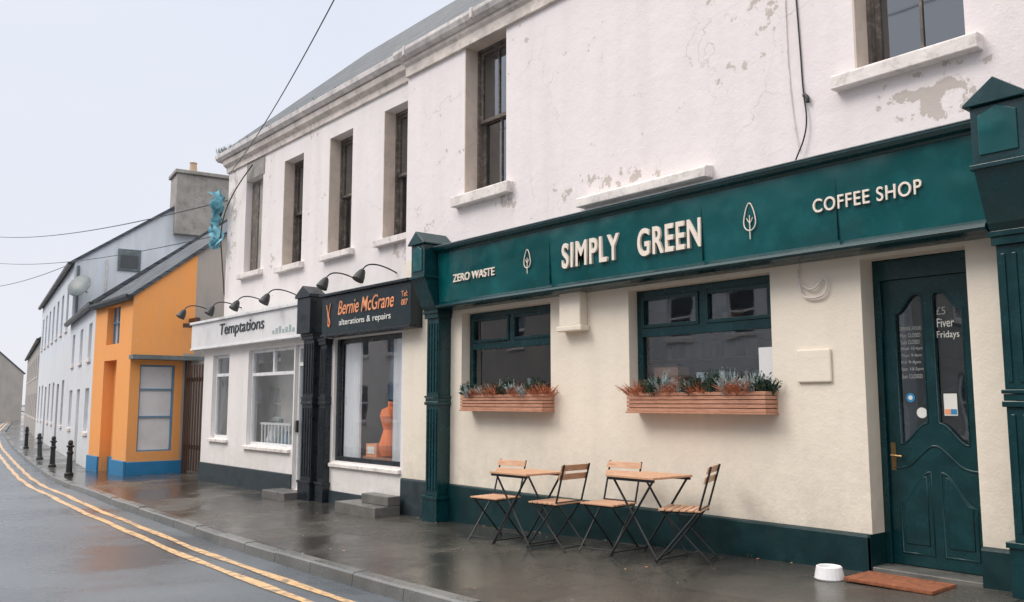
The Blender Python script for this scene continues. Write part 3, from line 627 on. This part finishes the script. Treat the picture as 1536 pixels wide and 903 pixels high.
for z_ in (wz0,.95,1.6,wz1-.04): mb.box(x_,x_+.045,wy0+.04,wy1-.04,z_,z_+.035,'bluegrey')
mb.prof([(Y0-.04,2.32),(1.2,2.32),(1.2,2.42),(Y0-.04,2.42)],X1+.001,X1+.34,'lead')
mb.box(-23.6,-22.5,Y0+.2,Y0+.24,2.75,3.72,'roomw')
for q in range(4): mb.box(-23.6+q*.355,-23.57+q*.355,Y0+.16,Y0+.2,2.75,3.72,'bluegrey')
mb.box(-23.6,-22.5,Y0+.14,Y0+.158,3.3,3.33,'bluegrey')
mb.make("windows",oh)
mb=MB(); mb.box(X1-1.1,X1+.05,Y0-.06,Y0-.001,-.6,-.06,'blue'); mb.box(X1+.001,X1+.05,Y0,.85,-.6,-.08,'blue'); mb.box(X0,-23.7,Y0-.05,Y0-.001,-.6,-.05,'blue'); mb.box(-23.7,-22.6,Y0+.2,Y0+.249,-.6,-.05,'blue'); mb.make("blue_base_band",oh,.01)
mb=MB(); mb.box(X1+.001,X1+.5,.9,1.0,3.28,3.36,'gatewood'); mb.box(X1+.45,X1+.5,.6,1.3,3.1,3.2,'gatewood'); mb.make("rusty_bracket",oh)
gt=empty("slatted_gate"); mb=MB(); x=-21.4
while x<-18.0: mb.box(x,x+.045,.85,.875,-.3,2.2,'gatewood'); x+=.17
mb.box(-21.45,-17.96,.88,.93,.2,.3,'gatewood'); mb.box(-21.45,-17.96,.88,.93,1.8,1.9,'gatewood'); mb.box(-21.45,-21.35,.84,.95,-.4,2.35,'gatewood'); mb.make("slats",gt)
mb=MB(); mb.box(-21.4,-17.96,3.2,3.4,-.5,2.0,'wallg'); mb.make("yard_wall")
# ------------------------------------------------------------------ houses further away
ang=-math.atan(.149)
lw=empty("low_white_house",(-24.72,-.41,0),ang)
def simple_house(par,L,h,depth,pitch,wins,wk,frame='white',gk='glassu'):
    mb=MB(); mb.wall(-L,0,-.6,h,wins,wk,0,.15); rz_=h+depth/2*pitch
    for xx in (-L,0): mb.face([(xx,0,-.6),(xx,depth,-.6),(xx,depth,h),(xx,depth/2,rz_),(xx,0,h)],wk)
    mb.face([(-L,depth,-.6),(0,depth,-.6),(0,depth,h),(-L,depth,h)],wk)
    mb.make("walls",par)
    mb=MB(); mb.prof([(-.15,h-.02),(depth/2,rz_+.13),(depth+.15,h-.02),(depth+.12,h-.1),(depth/2,rz_+.02),(-.1,h-.1)],-L-.05,.08,'slate'); mb.prof([(-.22,h-.04),(-.2,h-.12),(-.1,h-.14),(-.1,h-.04)],-L,.08,'iron'); mb.make("roof",par)
    mb=MB()
    for a,b,c,e in wins:
        if c<0: mb.box(a,b,.1,.14,c,e,frame); continue
        mb.box(a,a+.06,.08,.14,c,e,frame); mb.box(b-.06,b,.08,.14,c,e,frame); mb.box(a+.06,b-.06,.08,.14,e-.06,e,frame); mb.box(a+.06,b-.06,.08,.14,c,c+.06,frame); mb.box(a+.06,b-.06,.085,.135,(c+e)/2-.025,(c+e)/2+.025,frame)
        mb.face([(a+.06,.11,c+.06),(b-.06,.11,c+.06),(b-.06,.11,e-.06),(a+.06,.11,e-.06)],gk); mb.face([(a,.15,c),(b,.15,c),(b,.15,e),(a,.15,e)],'room')
        mb.box(a-.06,b+.06,-.06,.06,c-.09,c-.002,'sill')
    mb.make("windows",par)
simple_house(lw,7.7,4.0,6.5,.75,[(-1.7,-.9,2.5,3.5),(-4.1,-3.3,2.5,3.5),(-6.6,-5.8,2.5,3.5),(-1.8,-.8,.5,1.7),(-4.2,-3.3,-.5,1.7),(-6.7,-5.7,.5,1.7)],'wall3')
th=empty("tall_white_house",(-32.36,.74,0),ang)
wn=[]
for i in range(7):
    a=-1.9-i*2.3; wn.append((a-.45,a+.45,3.9,5.4)); wn.append((a-.45,a+.45,.5,2.1) if i%3!=1 else (a-.5,a+.5,-.5,2.0))
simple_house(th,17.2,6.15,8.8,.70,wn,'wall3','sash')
mb=MB(); mb.box(-.02,.05,1.35,2.10,5.95,6.72,'lead'); mb.box(.05,.055,1.43,2.02,6.03,6.5,'room')
mb.tube((.06,.12,6.0),(.06,.12,-.4),.05,'lead'); mb.tube((.06,1.0,3.0),(.06,1.0,6.3),.03,'gutter'); mb.make("gable_window_and_pipes",th)
mb=MB(); mb.box(-.9,.35,3.15,5.6,7.4,9.65,'stonechim'); mb.box(-.98,.43,3.07,5.68,9.65,9.79,'stonechim'); mb.lathe([(.13,0),(.15,.05),(.12,.4),(.15,.45)],'terracotta',(-.2,3.8,9.79)); mb.make("chimney",th,.02)
mb=MB(); mb.lathe([(.02,0),(.24,.03),(.42,.12),(.41,.13),(.0,.03)],'lead',(0,0,0),24); mb.tube((0,0,0),(0,0,-.35),.02,'iron'); o=mb.make("satellite_dish",th,smooth=True); o.location=(.5,.2,5.2); o.rotation_euler=(1.15,0,.85)
gh=empty("grey_house",(-49.4,3.3,0),ang-.02)
simple_house(gh,26,4.6,7,.6,[(-2.5-i*3,-1.6-i*3,2.7,3.8) for i in range(8)]+[(-2.5-i*3,-1.6-i*3,.5,1.8) for i in range(8)],'wallg')
fh_=empty("distant_house",(-95,4,0),.3)
simple_house(fh_,14,4.2,8,.8,[(-3,-2,2.4,3.6),(-8,-7,2.4,3.6),(-3,-2,.4,1.7)],'wallg')
xx=-48; i=0
while xx<16:
    L_=random.uniform(6,9); h=random.uniform(4.6,5.6)
    e=empty("opposite_terraced_house",(xx,ky(xx)-RW-3.4,0),math.pi)
    wn=[]
    for q in range(3):
        a=-1.4-q*(L_-1.4)/3*1.0; wn+= [(a-.45,a+.45,3.1,4.3),(a-.45,a+.45,.6,2.0)]
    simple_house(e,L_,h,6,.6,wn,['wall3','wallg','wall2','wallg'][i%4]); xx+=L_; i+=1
# ------------------------------------------------------------------ bollards
for n_,(bx,by,ti) in enumerate([(-22.87,-1.3,0),(-26.6,-.85,.0),(-30.3,-.4,-.28),(-38.0,.7,0)]):
    e=empty("bollard",(bx,by,pz(bx,by)),0); e.rotation_euler=(0,ti,0)
    mb=MB(); mb.lathe([(.10,-.1),(.10,.06),(.075,.08),(.07,.1),(.06,.5),(.075,.52),(.075,.56),(.055,.58),(.055,.66),(.085,.68),(.085,.71),(.05,.73),(.06,.78),(.045,.83),(.0,.85)],'iron'); mb.make("post",e,smooth=False)
# ------------------------------------------------------------------ bistro furniture
def chair(x,y,rz_):
    e=empty("bistro_chair",(x,y,pz(x,y)+.004),rz_)
    mb=MB(); r=.0095
    for s in (-.19,.19):
        mb.tube((.23,s,0),(-.16,s,.46),r,'iron'); mb.tube((-.16,s,.46),(-.27,s,.83),r,'iron')
        s2=s*.86; mb.tube((-.25,s2,0),(.17,s2,.43),r,'iron'); mb.tube((-.17,s2,.43),(.19,s2,.43),.008,'iron')
    for p in ((.2,.036),(-.16,.46)): mb.tube((p[0],-.19,p[1]),(p[0],.19,p[1]),.008,'iron')
    for p in ((-.22,.036),(.17,.43)): mb.tube((p[0],-.164,p[1]),(p[0],.164,p[1]),.008,'iron')
    mb.make("frame",e)
    mb=MB()
    for i in range(6):
        a=-.17+i*.064; mb.box(a,a+.05,-.20,.20,.439,.455,'wood')
    mb.make("seat",e,.003)
    mb=MB()
    for z0 in (.68,.765):
        x0=-.16-(z0-.46)*.297+.012; mb.solid([(x0,-.205,z0),(x0,.205,z0),(x0+.014,.205,z0),(x0+.014,-.205,z0),(x0-.018,-.205,z0+.06),(x0-.018,.205,z0+.06),(x0-.004,.205,z0+.06),(x0-.004,-.205,z0+.06)],[(0,3,2,1),(4,5,6,7),(0,1,5,4),(1,2,6,5),(2,3,7,6),(3,0,4,7)],'wood')
    mb.make("backrest",e,.003); return e
def table(x,y,rz_,h=.735):
    e=empty("bistro_table",(x,y,pz(x,y)+.004),rz_)
    mb=MB()
    for i in range(7):
        a=-.28+i*.081; mb.box(-.28,.28,a,a+.073,h-.02,h,'wood')
    mb.make("top",e,.003)
    mb=MB(); r=.0105
    mb.box(-.27,.27,-.265,-.245,h-.045,h-.021,'iron'); mb.box(-.27,.27,.245,.265,h-.045,h-.021,'iron')
    for s in (-.24,.24):
        mb.tube((-.27,s,0),(.24,s,h-.04),r,'iron'); s2=s*.88; mb.tube((.27,s2,0),(-.24,s2,h-.04),r,'iron')
    for q in (-.25,.25): mb.tube((q,-.24,.03),(q,.24,.03),.008,'iron')
    mb.make("legs",e); return e
HP=math.pi/2
table(-6.88,-.72,.03); chair(-7.44,-.68,-HP+.12); chair(-6.46,-.70,math.pi+.1)
table(-5.38,-.55,.02); chair(-5.92,-.51,-HP+.1); chair(-5.0,-.50,math.pi+.45)
# ------------------------------------------------------------------ flower boxes
def tuft(mb,c,r,h,n,k,lw=.012,spread=1.0):
    for i in range(n):
        a=random.uniform(0,6.283); rr=r*math.sqrt(random.random()); b=Vector((c[0]+rr*.6*math.cos(a),c[1]+rr*.6*math.sin(a),c[2]))
        t=b+Vector((math.cos(a)*rr*spread,math.sin(a)*rr*spread,h*random.uniform(.45,1)*(1-.4*rr/r)))
        s=Vector((math.sin(a+random.uniform(-1,1)),math.cos(a),random.uniform(-.3,.3)))*lw*random.uniform(.6,1.3)
        m_=(b+t)/2+Vector((0,0,h*.1)); mb.face([b,m_+s,t,m_-s],k)
        for q in range(4):
            f=b.lerp(t,random.uniform(.3,1)); d=Vector((random.uniform(-1,1),random.uniform(-1,1),random.uniform(-.2,1)))*lw*2.2; s2=d.cross(Vector((.3,.5,.8))).normalized()*lw*.7
            mb.face([f,f+d*.5+s2,f+d,f+d*.5-s2],k)
def flowerbox(x0,x1):
    e=empty("flower_box")
    mb=MB(); z0,z1=1.215,1.40
    for i in range(5):
        a=z0+i*.038; mb.box(x0,x1,-.19,-.175,a,a+.031,'wood2'); mb.box(x0,x0+.014,-.174,-.003,a,a+.031,'wood2'); mb.box(x1-.014,x1,-.174,-.003,a,a+.031,'wood2')
    mb.box(x0+.016,x1-.016,-.172,-.005,z0+.01,z1-.045,'soil'); mb.box(x0-.01,x1+.01,-.2,-.003,z0-.018,z0-.002,'wood2')
    mb.make("crate",e,.002)
    mb=MB(); n=int((x1-x0)/.085)
    for i in range(n):
        k=['heather','leaf','heather','silver','leaf','heather','silver','heather','leaf'][(i*4+int(abs(x0)))%9]
        c=(x0+.07+(x1-x0-.14)*i/(n-1),-.11+random.uniform(-.03,.03),z1-.05)
        s_=random.uniform(.8,1.25)
        if k=='heather': tuft(mb,c,.13*s_,.20*s_,120,k,.0065,1.0)
        elif k=='leaf': tuft(mb,c,.11,.28*s_,75,k,.015,.7)
        else: tuft(mb,c,.12,.26*s_,80,k,.012,.8)
    mb.make("plants",e,merge=False)
flowerbox(-8.77,-7.24); flowerbox(-5.97,-4.36)
wd=MB()
for q in range(14): tuft(wd,(-17.6+q*q*.03,-.0+.02*(q%3),6.47),.05,.12+.12*(q<5),10,'leaf',.006,1.2)
wd.make("gutter_weeds",tb,merge=False)
wd=MB()
for q in range(9):
    xx=random.uniform(-10,-3.6); wd_y=-.06; tuft(wd,(xx,wd_y,pz(xx,wd_y)),.03,.05,8,'leaf',.006,1.0)
for q in range(70):     # wind-blown leaves and litter specks along the wall foot and kerb
    xx=random.uniform(-12,-1.5); yy=random.choice([-.12,ky(xx)+.3,-1.2])+random.uniform(-.08,.25)*2; yy=min(yy,-.08); z_=pz(xx,yy)+.006; a_=random.uniform(0,3.1); s_=random.uniform(.010,.022)
    ca,sa=math.cos(a_)*s_,math.sin(a_)*s_; wd.face([(xx-ca,yy-sa,z_),(xx+sa*.5,yy-ca*.5,z_+.004),(xx+ca,yy+sa,z_+.002),(xx-sa*.5,yy+ca*.5,z_+.006)],random.choice(['heather','wood','silver','leaf']))
wd.make("fallen_leaves",merge=False)
# ------------------------------------------------------------------ mat and tub
e=empty("doormat",(0,0,0)); mb=MB(); mb.box(-3.52,-2.86,-.52,-.14,pz(-3.2,-.4)+.004,pz(-3.2,-.3)+.03,'coir'); mb.make("coir_pad",e,.006)
e=empty("pet_water_bowl",(-3.66,-.47,pz(-3.66,-.47))); mb=MB(); mb.lathe([(.105,0),(.112,.01),(.095,.095),(.088,.1),(.075,.095),(.07,.05),(.0,.045)],'white'); mb.make("bowl",e,smooth=False)
# ------------------------------------------------------------------ wires and cloth
def wire(p,q,sag,r=.012,n=12):
    p=Vector(p);q=Vector(q); curve("overhead_wire",[tuple(p.lerp(q,i/n)-Vector((0,0,sag*4*(i/n)*(1-i/n)))) for i in range(n+1)],r,'iron')
wire((-17.4,.15,6.05),(-3.9,-3.4,6.3),.35,.008); wire((-17.45,.15,5.5),(-60,.8,11.5),.6,.013); wire((-17.5,.15,4.8),(-60,.8,10.0),.6,.010); wire((-32.9,.7,6.1),(-60,.2,8.2),.5,.012)
curve("drooping_cable",[(-16.2,.15,6.0),(-16.9,.05,5.6),(-17.4,0,4.9),(-17.45,.1,4.2),(-17.4,.15,3.5)],.012,'iron')
mb=MB(); n=30; m_=8; pts=[]
for i in range(n+1):
    t=i/n
    for j in range(m_+1):
        s=j/m_-.5; w=(.55*(1-t*1.8) if t<.5 else .06)+.12+(.22*math.sin((t-.6)*8)**2 if t>.6 else 0)
        a=t*9+s*7; pts.append((-17.62+s*w+.06*math.sin(t*9)+.02*math.sin(t*31),.0+.08*math.sin(a*2)+.05*math.cos(s*19+t*11),5.65-t*1.15+.13*math.sin(s*11+t*5)*(1-t)+.05*math.sin(s*23)*(t>.8)))
F_=[(i*(m_+1)+j,(i+1)*(m_+1)+j,(i+1)*(m_+1)+j+1,i*(m_+1)+j+1) for i in range(n) for j in range(m_) if not (i in (20,21,25) and j in (2,6))]
mb.solid(pts,F_,'bluecloth'); mb.make("blue_cloth",smooth=True)
# ------------------------------------------------------------------ light
w=bpy.data.worlds.new("World"); sc.world=w; w.use_nodes=True; nt=w.node_tree; bg=nt.nodes["Background"]
sk=_n(nt,"ShaderNodeTexSky",sky_type='NISHITA'); sk.sun_disc=False; sk.sun_elevation=math.radians(48); sk.sun_rotation=math.radians(210)
tc=_n(nt,"ShaderNodeTexCoord"); sp=_n(nt,"ShaderNodeSeparateXYZ"); nt.links.new(tc.outputs["Generated"],sp.inputs[0])
rp=_n(nt,"ShaderNodeValToRGB"); el=rp.color_ramp.elements; nt.links.new(sp.outputs[2],rp.inputs[0])
el[0].position=0; el[0].color=(.88,.88,.93,1); el[1].position=.75; el[1].color=(2.7,2.6,2.5,1)
q=el.new(.45); q.color=(.83,.87,.97,1)
cl=_n(nt,"ShaderNodeMapping"); cl.inputs["Scale"].default_value=(1,1,3); nt.links.new(tc.outputs["Generated"],cl.inputs[0])
cn=ramp(nt,noise(nt,cl.outputs[0],1.6,4,.5),.3,.7,(.95,.97,1.0,1),(1.03,1.02,1.01,1))
g2=mix(nt,1.0,rp.outputs[0],cn,'MULTIPLY'); g3=mix(nt,1.0,g2,(10,10,10),'MULTIPLY')
c=mix(nt,.94,sk.outputs[0],g3); nt.links.new(c,bg.inputs[0]); bg.inputs[1].default_value=.1
sl_=bpy.data.lights.new("sun",'SUN'); sl_.energy=1.35; sl_.angle=math.radians(25); sl_.color=(1,.93,.85)
so=bpy.data.objects.new("sun",sl_); COL.objects.link(so); so.rotation_euler=Vector((.37,.66,-.72)).to_track_quat('-Z','Y').to_euler(); so.location=(0,-10,20)
# ------------------------------------------------------------------ camera
F=1300.; pit=math.radians(6.69); yaw=math.radians(39.99)
fh=Vector((-math.cos(yaw),math.sin(yaw),0)); f=fh*math.cos(pit)+Vector((0,0,math.sin(pit)))
cam=bpy.data.cameras.new("camera"); cam.lens=36*F/1536; cam.sensor_width=36; cam.clip_end=3000; cam.clip_start=.05
co=bpy.data.objects.new("camera",cam); COL.objects.link(co); co.location=(0,-6.7,1.3); co.rotation_euler=f.to_track_quat('-Z','Y').to_euler(); sc.camera=co
sc.view_settings.view_transform='Standard'; sc.view_settings.look='None'; sc.view_settings.exposure=0
